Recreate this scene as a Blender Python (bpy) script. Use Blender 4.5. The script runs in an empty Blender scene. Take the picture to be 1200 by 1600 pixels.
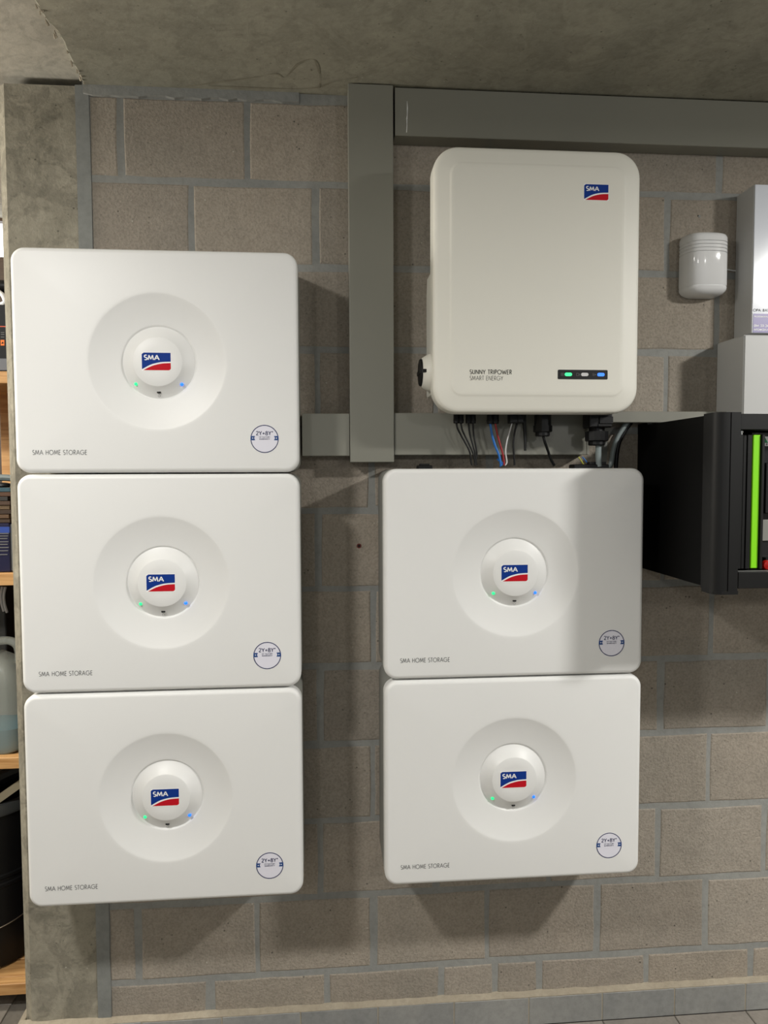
import bpy, math, random
from mathutils import Vector
random.seed(7)
C = bpy.context.scene.collection
S = bpy.context.scene
PI = math.pi
Z0 = 1.462                      # camera height above the floor; builders below take z relative to it

# ------------------------------------------------------------------ camera
YAW, PIT, ROL, FPX = 0.0831, -0.0526, -0.0037, 1144.6
CAM = Vector((0.0, -1.8477, 0.0))
fwd = Vector((math.sin(YAW)*math.cos(PIT), math.cos(YAW)*math.cos(PIT), math.sin(PIT)))
r0 = Vector((math.cos(YAW), -math.sin(YAW), 0)); u0 = r0.cross(fwd)
rgt = math.cos(ROL)*r0 + math.sin(ROL)*u0
upv = -math.sin(ROL)*r0 + math.cos(ROL)*u0
cd = bpy.data.cameras.new('camera'); cam = bpy.data.objects.new('camera', cd); C.objects.link(cam)
cd.sensor_fit = 'HORIZONTAL'; cd.sensor_width = 36; cd.lens = FPX/1200*36; cd.clip_start = .02
from mathutils import Matrix
cam.matrix_world = Matrix(((rgt.x, upv.x, -fwd.x, CAM.x), (rgt.y, upv.y, -fwd.y, CAM.y),
                           (rgt.z, upv.z, -fwd.z, CAM.z+Z0), (0, 0, 0, 1)))
S.camera = cam

def at(u, v, Y=0.0):
    """point on the plane y=Y seen at pixel u,v of the 1200x1600 photograph (z relative to the camera)"""
    d = fwd + rgt*(u-600)/FPX + upv*(800-v)/FPX
    t = (Y-CAM.y)/d.y
    return CAM + d*t

# ------------------------------------------------------------------ world, lamps, exposure
w = bpy.data.worlds.new('daylight'); S.world = w; w.use_nodes = True
bg = w.node_tree.nodes['Background']; bg.inputs[0].default_value = (.86, .94, 1.0, 1); bg.inputs[1].default_value = .30
def lamp(name, x, y, z, power, col, size, down=False):
    l = bpy.data.lights.new(name, 'AREA' if down else 'POINT'); l.energy = power; l.color = col
    if down: l.shape = 'DISK'; l.size = size*2
    else: l.shadow_soft_size = size
    o = bpy.data.objects.new(name, l); C.objects.link(o); o.location = (x, y, z+Z0); return o
for x_, k_ in ((-1.0, .56), (2.05, 1.15)):      # ceiling lamps: strong downward disc, weak glow sideways
    lamp('ceiling_and_fill_lamp', x_, -1.38, .86, 50*k_, (1, .98, .94), .10, True)
    lamp('ceiling_and_fill_lamp', x_, -1.38, .84, 7*k_, (1, .98, .94), .10)
    lamp("ceiling_and_fill_lamp", x_, -4.2, .80, 34, (1, .985, .95), .12)  # added unseen light further back, for even frontal fill
lamp('side_bay_fill', -2.0, -.12, .50, 75, (1, .95, .86), .10)  # added unseen light, stands in for daylight that brightens the pillar chamfer
vs = S.view_settings
vs.view_transform = 'Standard'; vs.look = 'None'; vs.gamma = 1; vs.use_curve_mapping = False; vs.exposure = 0.10

# ------------------------------------------------------------------ mesh helpers
class MB:
    def __init__(s): s.v = []; s.f = []; s.m = []
    def add(s, vs_, fs, mi=0):
        b = len(s.v); s.v += [tuple(v) for v in vs_]; s.f += [tuple(b+i for i in f) for f in fs]; s.m += [mi]*len(fs)
    def box(s, x0, x1, y0, y1, z0, z1, mi=0, bev=0.0):
        if bev <= 0:
            V = [(x, y, z) for x in (x0, x1) for y in (y0, y1) for z in (z0, z1)]
            s.add(V, [(0,1,3,2),(4,6,7,5),(0,4,5,1),(2,3,7,6),(0,2,6,4),(1,5,7,3)], mi); return s
        b = bev
        lo = [rr(x0+b, x1-b, y0+b, y1-b, b, 3, z) for z in (z0,)]
        L = [rr(x0+b, x1-b, y0+b, y1-b, b*.01, 3, z0), rr(x0, x1, y0, y1, b, 3, z0+b), rr(x0, x1, y0, y1, b, 3, z1-b), rr(x0+b, x1-b, y0+b, y1-b, b*.01, 3, z1)]
        s.loft(L, mi, True, True); return s
    def loft(s, loops, mi=0, cap0=False, cap1=False, closed=True):
        n = len(loops[0]); V = [p for l in loops for p in l]; F = []
        for k in range(len(loops)-1):
            for i in range(n if closed else n-1):
                j = (i+1) % n
                F.append((k*n+i, k*n+j, (k+1)*n+j, (k+1)*n+i))
        if cap0: F.append(tuple(range(n))[::-1])
        if cap1: F.append(tuple((len(loops)-1)*n+i for i in range(n)))
        s.add(V, F, mi); return s
    def tube(s, pts, r, n=8, mi=0, cap=True):
        pts = [Vector(p) for p in pts]; L = []
        up = None
        for i, p in enumerate(pts):
            t = (pts[min(i+1, len(pts)-1)]-pts[max(i-1, 0)]).normalized()
            if up is None:
                up = t.orthogonal().normalized()
            a = (up-t*up.dot(t)).normalized(); up = a; b = t.cross(a)
            rad = r[i] if isinstance(r, (list, tuple)) else r
            L.append([p+(a*math.cos(q)+b*math.sin(q))*rad for q in [2*PI*k/n for k in range(n)]])
        s.loft(L, mi, cap, cap); return s
    def poly(s, pts, mi=0): s.add(pts, [tuple(range(len(pts)))], mi); return s
    def build(s, name, mat, parent=None, smooth=False, angle=35, org=None):
        if org is None:
            if parent is not None:
                o = parent
                while o.parent: o = o.parent
                org = Vector(o.location)
            else:
                xs = [v[0] for v in s.v]; ys = [v[1] for v in s.v]; zs = [v[2] for v in s.v]
                org = Vector(((min(xs)+max(xs))/2, (min(ys)+max(ys))/2, min(zs)+Z0))
        me = bpy.data.meshes.new(name)
        me.from_pydata([(x-org.x, y-org.y, z+Z0-org.z) for x, y, z in s.v], [], s.f)
        for mt in (mat if isinstance(mat, (list, tuple)) else [mat]): me.materials.append(mt)
        for p, mi in zip(me.polygons, s.m): p.material_index = mi; p.use_smooth = smooth
        import bmesh
        bm = bmesh.new(); bm.from_mesh(me); bmesh.ops.recalc_face_normals(bm, faces=bm.faces)
        if smooth:
            for e in bm.edges:
                if len(e.link_faces) == 2 and e.calc_face_angle(0) > math.radians(angle): e.smooth = False
        bm.to_mesh(me); bm.free()
        o = bpy.data.objects.new(name, me); C.objects.link(o)
        if parent is not None: o.parent = parent
        else: o.location = org
        return o

def rr(x0, x1, y0, y1, r, n, z):
    """rounded rectangle loop in x,y at height z"""
    P = []
    for cx, cy, a in ((x1-r, y1-r, 0), (x0+r, y1-r, PI/2), (x0+r, y0+r, PI), (x1-r, y0+r, 3*PI/2)):
        for k in range(n+1):
            q = a+PI/2*k/n; P.append((cx+r*math.cos(q), cy+r*math.sin(q), z))
    return P
def rrz(x0, x1, z0, z1, r, n, y):
    return [(a, y, b) for a, b, _ in rr(x0, x1, z0, z1, r, n, 0)]
def disc(cx, cz, r, y, n=40): return [(cx+r*math.cos(2*PI*k/n), y, cz+r*math.sin(2*PI*k/n)) for k in range(n)]

def empty(name, x, y, z, label=None, cat=None, group=None):
    o = bpy.data.objects.new(name, None); C.objects.link(o); o.location = (x, y, z+Z0); o.empty_display_size = .05
    tag(o, label, cat, group); return o
def tag(o, label=None, cat=None, group=None, kind=None):
    if label: o['label'] = label
    if cat: o['category'] = cat
    if group: o['group'] = group
    if kind: o['kind'] = kind
    return o
def copy_tree(o, parent=None):
    c = o.copy(); C.objects.link(c); c.parent = parent
    for ch in list(o.children): copy_tree(ch, c)
    return c
def spline(P, n=6):
    P = [Vector(p) for p in P]; out = []
    for i in range(len(P)-1):
        a, b = P[max(i-1, 0)], P[i]; c, d = P[i+1], P[min(i+2, len(P)-1)]
        for k in range(n):
            t = k/n
            out.append(.5*((2*b)+(c-a)*t+(2*a-5*b+4*c-d)*t*t+(3*b-a-3*c+d)*t**3))
    out.append(P[-1]); return out

# ------------------------------------------------------------------ materials
def mat(name, col, rough=.5, metal=0, spec=.5, emit=None, es=0):
    m = bpy.data.materials.new(name); m.use_nodes = True; b = m.node_tree.nodes['Principled BSDF']
    b.inputs['Base Color'].default_value = (*col, 1); b.inputs['Roughness'].default_value = rough
    b.inputs['Metallic'].default_value = metal; b.inputs['Specular IOR Level'].default_value = spec
    if emit: b.inputs['Emission Color'].default_value = (*emit, 1); b.inputs['Emission Strength'].default_value = es
    return m
def srgb(r, g, b): return tuple(((c/255)/12.92 if c <= 10 else ((c/255+.055)/1.055)**2.4) for c in (r, g, b))
class NT:
    def __init__(s, m): s.t = m.node_tree; s.b = s.t.nodes['Principled BSDF']
    def n(s, ty, **kw):
        x = s.t.nodes.new(ty)
        for k, v in kw.items():
            if k.startswith('i_'): x.inputs[k[2:].replace('_', ' ')].default_value = v
            else: setattr(x, k, v)
        return x
    def l(s, a, b): s.t.links.new(a, b)
    def noise(s, vec, scale, detail=6, rough=.6, dist=0):
        x = s.n('ShaderNodeTexNoise'); x.inputs['Scale'].default_value = scale; x.inputs['Detail'].default_value = detail
        x.inputs['Roughness'].default_value = rough; x.inputs['Distortion'].default_value = dist; s.l(vec, x.inputs['Vector']); return x.outputs['Fac']
    def ramp(s, fac, stops):
        x = s.n('ShaderNodeValToRGB'); e = x.color_ramp.elements
        while len(e) < len(stops): e.new(.5)
        for q, (p, c) in zip(e, stops): q.position = p; q.color = (*c, 1) if len(c) == 3 else c
        s.l(fac, x.inputs[0]); return x.outputs[0]
    def mix(s, a, b, fac, mode='MIX'):
        x = s.n('ShaderNodeMix', data_type='RGBA', blend_type=mode)
        if isinstance(fac, float): x.inputs[0].default_value = fac
        else: s.l(fac, x.inputs[0])
        for sock, v in ((x.inputs[6], a), (x.inputs[7], b)):
            if isinstance(v, tuple): sock.default_value = (*v, 1)
            else: s.l(v, sock)
        return x.outputs[2]
    def bump(s, h, strength, dist):
        x = s.n('ShaderNodeBump'); x.inputs['Strength'].default_value = strength; x.inputs['Distance'].default_value = dist
        s.l(h, x.inputs['Height']); s.l(x.outputs[0], s.b.inputs['Normal'])

def g(v): return (v, v, v)
def concrete(name, c0, c1, scale=3, speck=True, pores=.5, rough=.9, bump=.4, rnd=0.0, blotch=.35, fine=170, patch=0.0):
    m = mat(name, c0, rough, spec=.25); N = NT(m)
    pos = N.n('ShaderNodeNewGeometry').outputs['Position']
    big = N.noise(pos, scale, 5, .6, .6); med = N.noise(pos, scale*7, 6, .7); fi = N.noise(pos, fine, 3, .7)
    col = N.mix(c0, c1, N.ramp(big, [(.32, g(0)), (.68, g(1))]))
    col = N.mix(col, N.ramp(med, [(.3, g(.62)), (.7, g(1.0))]), blotch, 'MULTIPLY')
    col = N.mix(col, N.ramp(fi, [(.36, g(.62)), (.52, g(1)), (.68, g(1.22))]), .45 if speck else .22, 'MULTIPLY')
    if patch > 0:
        p1 = N.noise(pos, 6.5, 5, .62, 1.6); p2 = N.noise(pos, 15, 6, .7, 2.2)
        col = N.mix(col, N.ramp(p1, [(.44, g(.74)), (.475, g(.9)), (.50, g(1.0))]), patch, 'MULTIPLY')
        col = N.mix(col, N.ramp(p2, [(.40, g(.78)), (.46, g(1.0)), (.60, g(1.0)), (.64, g(1.14))]), patch, 'MULTIPLY')
    if pores > 0:
        vo = N.n('ShaderNodeTexVoronoi'); vo.inputs['Scale'].default_value = 75; vo.inputs['Randomness'].default_value = 1; N.l(pos, vo.inputs['Vector'])
        sel = N.noise(pos, 26, 2, .5)
        mul = N.n('ShaderNodeMath', operation='MULTIPLY'); N.l(N.ramp(vo.outputs['Distance'], [(.10, g(1)), (.22, g(0))]), mul.inputs[0]); N.l(N.ramp(sel, [(.56, g(0)), (.66, g(1))]), mul.inputs[1])
        m2 = N.n('ShaderNodeMath', operation='MULTIPLY'); m2.inputs[1].default_value = pores; N.l(mul.outputs[0], m2.inputs[0])
        col = N.mix(col, tuple(x*.25 for x in c0), m2.outputs[0])
        vo2 = N.n('ShaderNodeTexVoronoi'); vo2.inputs['Scale'].default_value = 60; N.l(pos, vo2.inputs['Vector'])
        s2 = N.noise(pos, 33, 2, .5, 2)
        m3 = N.n('ShaderNodeMath', operation='MULTIPLY'); N.l(N.ramp(vo2.outputs['Distance'], [(.07, g(1)), (.14, g(0))]), m3.inputs[0]); N.l(N.ramp(s2, [(.58, g(0)), (.64, g(1))]), m3.inputs[1])
        m4 = N.n('ShaderNodeMath', operation='MULTIPLY'); m4.inputs[1].default_value = pores; N.l(m3.outputs[0], m4.inputs[0])
        col = N.mix(col, srgb(190, 186, 174), m4.outputs[0])
    if rnd > 0:
        oi = N.n('ShaderNodeObjectInfo').outputs['Random']
        col = N.mix(col, N.ramp(oi, [(0, g(1-rnd)), (.5, (1, .985, .96)), (1, g(1+rnd*.5))]), 1.0, 'MULTIPLY')
    N.l(col, N.b.inputs['Base Color'])
    ad = N.n('ShaderNodeMath', operation='ADD'); N.l(fi, ad.inputs[0]); N.l(med, ad.inputs[1])
    N.bump(ad.outputs[0], bump, .004)
    return m

M_block = concrete('concrete_block', srgb(153, 146, 135), srgb(167, 157, 144), 2.5, True, .9, .92, .6, .10)
M_mortar = concrete('grey_mortar', srgb(138, 139, 136), srgb(152, 152, 147), 4, False, 0, .9, .25, 0, .25, 60)
M_sealant = concrete('blue_grey_mortar', srgb(122, 124, 122), srgb(134, 136, 132), 3, False, 0, .8, .12, 0, .2, 40)
M_ceil = concrete('ceiling_concrete', srgb(152, 150, 136), srgb(170, 166, 150), 1.6, False, .7, .85, .15, 0, .45, 50, .45)
M_ceil2 = concrete('ceiling_concrete_light', srgb(184, 180, 168), srgb(200, 195, 182), 2.2, False, .1, .85, .15, 0, .3, 50, .5)
M_pillar = concrete('pillar_concrete', srgb(142, 137, 122), srgb(166, 160, 144), 5, False, .8, .85, .3, 0, .45, 90, .8)
M_stain = concrete('stained_concrete', srgb(140, 136, 120), srgb(150, 145, 129), 3, False, 0, .85, .1, 0, .3, 50)
M_tile = concrete('skirting_tile', srgb(138, 139, 138), srgb(154, 154, 151), 7, False, .15, .55, .08, .08, .3, 60)
M_grout = concrete('beige_grout', srgb(160, 150, 132), srgb(172, 162, 144), 8, False, .1, .9, .25, 0, .3, 80)
M_floort = concrete('floor_tile', srgb(132, 127, 120), srgb(148, 142, 134), 6, False, .15, .5, .08, .08, .3, 60)
M_floor = concrete('floor_joint', srgb(105, 101, 94), srgb(118, 113, 105), 5, False, 0, .8, .1, 0, .2, 60)

def plastic(name, col, rough=.45, bump=.08, scale=900, spec=.4):
    m = mat(name, col, rough, spec=spec); N = NT(m); pos = N.n('ShaderNodeNewGeometry').outputs['Position']
    N.bump(N.noise(pos, scale, 2, .5), bump, .0006); return m
M_white = plastic('white_coated_metal', srgb(229, 229, 227), .42)
M_cream = plastic('warm_white_plastic', srgb(226, 224, 214), .45)
M_alu = plastic('grey_aluminium_housing', srgb(132, 132, 126), .5)
M_black = plastic('black_plastic', srgb(16, 16, 17), .42, spec=.3)
M_gap = mat('black_gasket', srgb(12, 12, 12), .8)
M_duct = plastic('grey_trunking', srgb(130, 129, 119), .34, .05)
M_blue = mat('logo_blue', srgb(12, 52, 134), .6, spec=.15); M_red = mat('logo_red', srgb(190, 18, 34), .6, spec=.15)
M_lw = mat('logo_white', srgb(240, 240, 238), .4)
M_ltr = mat('grey_print', srgb(118, 118, 118), .6, spec=.2); M_ltrd = mat('dark_print', srgb(40, 38, 34), .6, spec=.15)
M_green = mat('green_led', (.02, .5, .18), .3, emit=srgb(40, 240, 140), es=1.1)
M_bled = mat('blue_led', (.02, .15, .7), .3, emit=srgb(25, 110, 255), es=1.3)
M_wled = mat('unlit_indicator', srgb(205, 205, 205), .3)
M_navy = mat('navy_print', srgb(28, 36, 82), .4); M_rib = mat('ribbon_blue', srgb(22, 66, 128), .4)
M_stick = mat('sticker_paper', srgb(226, 225, 235), .35)
M_siren = plastic('glossy_white_plastic', srgb(222, 222, 222), .12, 0)
M_wbox = plastic('white_sheet_metal', srgb(182, 182, 180), .4)
M_gloss = mat('glossy_white_front', srgb(214, 218, 226), .16)
M_card = mat('purple_card', srgb(104, 92, 150), .35)
M_cabblk = plastic('black_powder_coat', srgb(20, 20, 20), .5, spec=.25)
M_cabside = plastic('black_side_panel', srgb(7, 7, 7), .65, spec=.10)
M_lime = mat('lime_green_strip', srgb(132, 218, 12), .4)
M_glass = mat('dark_glass', (.02, .02, .022), .06, spec=.6)
M_steel = mat('steel', (.6, .6, .58), .3, 1)
M_cblue = mat('blue_cable_sheath', srgb(28, 108, 190), .4); M_cred = mat('red_cable_sheath', srgb(150, 24, 30), .4)
M_cgrey = mat('grey_cable_sheath', srgb(130, 140, 140), .4); M_cwhite = mat('white_cable_sheath', srgb(205, 205, 205), .4)
M_cyel = mat('yellow_cable_sheath', srgb(190, 190, 60), .4)

def wood(name, c0, c1):
    m = mat(name, c0, .5); N = NT(m); tc = N.n('ShaderNodeNewGeometry').outputs['Position']
    mp = N.n('ShaderNodeMapping'); mp.inputs['Scale'].default_value = (2, 30, 30); N.l(tc, mp.inputs[0])
    f = N.noise(mp.outputs[0], 3, 6, .6, .8)
    N.l(N.ramp(f, [(.3, c0), (.65, c1)]), N.b.inputs['Base Color']); return m
M_wood = wood('pine_wood', srgb(178, 128, 74), srgb(214, 168, 112))
M_woodd = wood('dark_wood', srgb(62, 46, 32), srgb(76, 56, 40))

# ------------------------------------------------------------------ the setting
ZF = -1.462; ZC = .925; JZ = .7085; JX = -.012
wall = MB().box(-.5635, 2.6, 0, .15, ZF, ZC+.05).build('wall_back', M_mortar); tag(wall, 'grey concrete block wall with flush mortar joints', kind='structure')

def block_mesh(nm, w_, h_, seed):
    rnd = random.Random(seed)
    def side(a, b, n): return [a+(b-a)*k/n for k in range(n)]
    nx = max(2, int(w_/.06)); nz = max(2, int(h_/.06))
    out = [(x, 0) for x in side(0, w_, nx)]+[(w_, z) for z in side(0, h_, nz)]+[(x, h_) for x in side(w_, 0, nx)]+[(0, z) for z in side(h_, 0, nz)]
    j = [(x+rnd.uniform(-.0016, .0016), z+rnd.uniform(-.0016, .0016)) for x, z in out]
    cx, cz = w_/2, h_/2
    ins = [(x-math.copysign(min(.003, abs(x-cx)), x-cx), z-math.copysign(min(.003, abs(z-cz)), z-cz)) for x, z in j]
    m = MB(); m.loft([[(x, .012, z) for x, z in j], [(x, -.0002, z) for x, z in j], [(x, -.0017, z) for x, z in ins]], 0, False, True)
    me = bpy.data.meshes.new(nm); me.from_pydata(m.v, [], m.f); me.materials.append(M_block)
    import bmesh
    bm = bmesh.new(); bm.from_mesh(me); bmesh.ops.recalc_face_normals(bm, faces=bm.faces); bm.to_mesh(me); bm.free()
    return me
full = [block_mesh('block', .284, .183, k) for k in range(6)]
wl = Vector(wall.location)
def put_block(me, x, z):
    o = bpy.data.objects.new('block', me); C.objects.link(o); o.parent = wall
    o.location = (x-wl.x, -wl.y, z+Z0-wl.z)
XL = -.546
for c in range(0, 11):
    zt = JZ-.2*(c-1); zb = JZ-.2*c
    xs = JX if c % 2 else .123
    k0 = -3
    for k in range(k0, 8):
        a = xs+.3*k+.008; b = a+.284
        if b < XL+.01: continue
        a2 = max(a, XL)
        zt2 = min(zt-.009, ZC-.022) if c == 0 else zt-.0085
        jx, jz = random.uniform(-.003, .003), random.uniform(-.002, .002)
        if c and a2 == a: put_block(random.choice(full), a+jx, zb+.0085+jz)
        else: put_block(block_mesh('block', b-a2, zt2-zb-.0085, c*31+k), a2+(jx if a2 == a else 0), zb+.0085)
hx = [-.546, -.295, 0.0, .30, .445, .565, .86, 1.155, 1.455, 1.755, 2.055]
for a, b in zip(hx, hx[1:]): put_block(block_mesh('block', b-a-.016, .158, int(a*100)+400), a+.008 if a > -.5 else a, -1.459)
# smeared mortar band under the ceiling, upper left
m = MB(); n = 24
top = [(-.56+.51*k/n, -.006, ZC) for k in range(n+1)]; bot = [(-.56+.51*k/n, -.007, ZC-.022+random.uniform(-.003, .003)) for k in range(n+1)]
m.loft([[(x, 0, z) for x, _, z in top], top, bot, [(x, .0, z-.002) for x, _, z in bot]], 0, closed=False)
m.build('mortar_band', M_grout if False else M_mortar, wall)

for u_, v_, r_, mt_ in ((561, 853, .0055, mat('red_wall_plug', srgb(96, 36, 28), .7)), (561, 853, .0032, mat('hole_dark', (.004, .004, .004), .9)), (1093, 338, .0035, M_mortar), (1091, 337, .0018, mat('hole_dark', (.01, .01, .01), .9))):
    q = at(u_, v_, -.0024-.0002*(r_ < .004)); mh = MB(); mh.loft([disc(q.x, q.z, r_, 0, 14), disc(q.x, q.z, r_*(1+.1*(r_ > .005)), q.y, 14)], 0, False, True)
    mh.build('drill_hole', mt_, wall)
# main ceiling slab with a crumbled left edge
m = MB(); n = 140
edge = [(-.552+random.uniform(-.004, .004)+.004*math.sin(k*.9), -5.5+5.52*k/n) for k in range(n+1)]
loops = []
for z, dx in ((ZC+.09, 0), (ZC+.012, 0), (ZC+.003, -.001), (ZC, .003)):
    loops.append([(x+dx, y, z) for x, y in edge]+[(3.1, .02, z), (3.1, -5.5, z)])
m.loft(loops, 0, True, True)
tag(m.build('ceiling', M_ceil), 'rough grey concrete ceiling slab with a crumbled left edge', kind='structure')
m = MB(); m.box(-3.2, -.545, -5.5, 1.3, ZC+.016, ZC+.1)
tag(m.build('ceiling', M_ceil2), 'smoother light grey concrete ceiling left of the crumbled edge', kind='structure')
m = MB()
for k in range(46):
    y = random.uniform(-.75, -.01); s_ = random.uniform(.001, .0038); x = -.553+random.uniform(-.006, .003)
    m.tube([(x, y-s_*1.6, ZC+.004), (x+s_*.3, y, ZC-.001), (x, y+s_*1.6, ZC+.003)], [s_*.3, s_, s_*.3], 5)
tag(m.build('concrete_crumbs', M_grout), 'crumbs of concrete along the edge of the ceiling slab', 'rubble', kind='stuff')
# dark water stain line on the ceiling
def ribbon3(pts, wd, z, m):
    L = [], []
    for i, p in enumerate(pts):
        q = pts[min(i+1, len(pts)-1)]-pts[max(i-1, 0)]; q = Vector((q.x, q.y, 0)).normalized(); nn = Vector((-q.y, q.x, 0))
        ww = wd*(.6+.5*math.sin(i*.7))
        L[0].append((p.x+nn.x*ww, p.y+nn.y*ww, z)); L[1].append((p.x-nn.x*ww, p.y-nn.y*ww, z))
    m.loft([L[0], L[1]], 0, closed=False)
m = MB()
for P, wd in (([(-.319, -.014), (-.148, -.069), (-.102, -.087), (-.081, -.074), (-.049, -.131), (-.016, -.154), (-.003, -.121), (.001, -.053), (-.014, -.031), (-.106, -.021), (-.258, -.021)], .003), ([(.0, -.035), (.03, -.06), (.09, -.088)], .003)):
    ribbon3(spline([Vector((x, y, 0)) for x, y in P], 5), wd, ZC-.0006, m)
m.build('stain', M_stain, [o for o in C.objects if o.name == 'ceiling'][0])

# concrete pillar with chamfered left corner; sealed joint beside it
XP = -.743; ch = .021
out = [(XP, 0), (-.580, 0), (-.580, .16), (XP-ch, .16), (XP-ch, ch)]
m = MB(); m.loft([[(x, y, z) for x, y in out] for z in (ZF, ZC-.002)], 0, True, True)
pil = m.build('concrete_pillar', M_pillar); tag(pil, 'pale concrete pillar with a chamfered left edge at the end of the block wall', 'pillar')
pil['kind'] = 'structure'; del pil['category']
m = MB(); n = 30
a = [(-.580, -.0015, ZF+(ZC-ZF)*k/n) for k in range(n+1)]; b = [(-.5635+.017+random.uniform(-.002, .002), -.0035, ZF+(ZC-ZF)*k/n) for k in range(n+1)]
c_ = [(x+.001, .003, z) for x, _, z in b]
m.loft([a, b, c_], 0, closed=False)
m.build('sealed_joint', M_sealant, wall)
m = MB().box(-.5798, -.5637, .001, .15, ZF, ZC)
m.build('joint_filler', M_sealant, wall)

# skirting tiles
ZS = -1.385
sk = bpy.data.objects.new('baseboard_back', None); C.objects.link(sk); sk.location = (0, 0, 0); tag(sk, 'row of grey skirting tiles along the block wall', kind='structure')
base = [(-.866+.2*k) for k in range(0, 16)]
me = None
for k in range(-1, 11):
    x0 = -.268+.2*(k-2)
    a, b = max(x0, XP-.034)+.0012, x0+.1985
    if b < a+.02: continue
    mm = MB().box(a, b, -.020, -.006, ZF+.001, ZS+random.uniform(-.001, .001), bev=.0015); mm.build('tile', M_tile, sk)
m = MB(); n = 120
xa, xb = XP-.03, 2.1
f = [(xa+(xb-xa)*k/n) for k in range(n+1)]
j = [random.uniform(-.0015, .0015) for _ in f]
m.loft([[(x, -.0188, ZF+.002) for x in f], [(x, -.0188, ZS-.002) for x in f], [(x, -.0195+q*.4, ZS+.0015+q*.3) for x, q in zip(f, j)], [(x, -.004, ZS+.006+q) for x, q in zip(f, j)], [(x, .004, ZS+.008+q) for x, q in zip(f, j)]], 0, closed=False)
m.build('grout_bead', M_grout, sk)
# skirting return round the pillar's left side
m = MB().box(XP-ch-.016, XP-ch-.002, -.0, .16, ZF+.001, ZS, bev=.0015); m.build('tile', M_grout, sk)

# floor: tiles near the wall as pieces, plain beyond
fl = MB().box(-3.2, 3.1, -7.5, 2.2, ZF-.06, ZF-.002).build('floor', M_floor); tag(fl, 'brownish grey tiled garage floor', kind='structure')
tmes = MB().box(.0012, .1988, .0012, .1988, 0, .006, bev=.0016)
tme = bpy.data.meshes.new('tile'); tme.from_pydata(tmes.v, [], tmes.f); tme.materials.append(M_floort)
fo = Vector(fl.location)
for i in range(-4, 10):
    for k in range(-4, 5):
        x = -.268+.2*i; y = -.02+.2*k
        if k >= 0 and x > -.95: continue
        if y > .75: continue
        o = bpy.data.objects.new('tile', tme); C.objects.link(o); o.parent = fl; o.location = (x-fo.x, y-fo.y, ZF-.004+Z0-fo.z)
m = MB().box(3.1, 3.25, -5.5, .15, ZF, ZC+.1); tag(m.build('wall_right', M_mortar), 'plain grey garage wall to the right', kind='structure')
m = MB().box(-3.35, -3.2, -5.5, 1.3, ZF, ZC+.1); tag(m.build('wall_left', M_ceil2), 'plain grey garage wall to the left', kind='structure')
# wall behind the shelf, with a bright window
wz0, wz1 = .822, .935
m = MB(); Yb = 1.0
wx0, wx1 = -2.0, -1.10
m.box(-3.2, wx0, Yb, Yb+.1, ZF, ZC+.1); m.box(wx1, -.58, Yb, Yb+.1, ZF, ZC+.1); m.box(wx0, wx1, Yb, Yb+.1, ZF, .80); m.box(wx0, wx1, Yb, Yb+.1, .93, ZC+.1)
m.box(-.60, -.58, .16, Yb, ZF, ZC+.1)
tag(m.build('wall_far', M_woodd), 'brown wall beyond the pillar', kind='structure')
wn = MB(); wn.box(wx0, wx1, Yb+.03, Yb+.045, .80, .93)
wo = wn.build('window_1', mat('daylit_pane', (.9, .95, 1), .2, emit=(.9, .96, 1), es=2.2)); tag(wo, 'small bright window high beyond the pillar', kind='structure')

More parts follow.
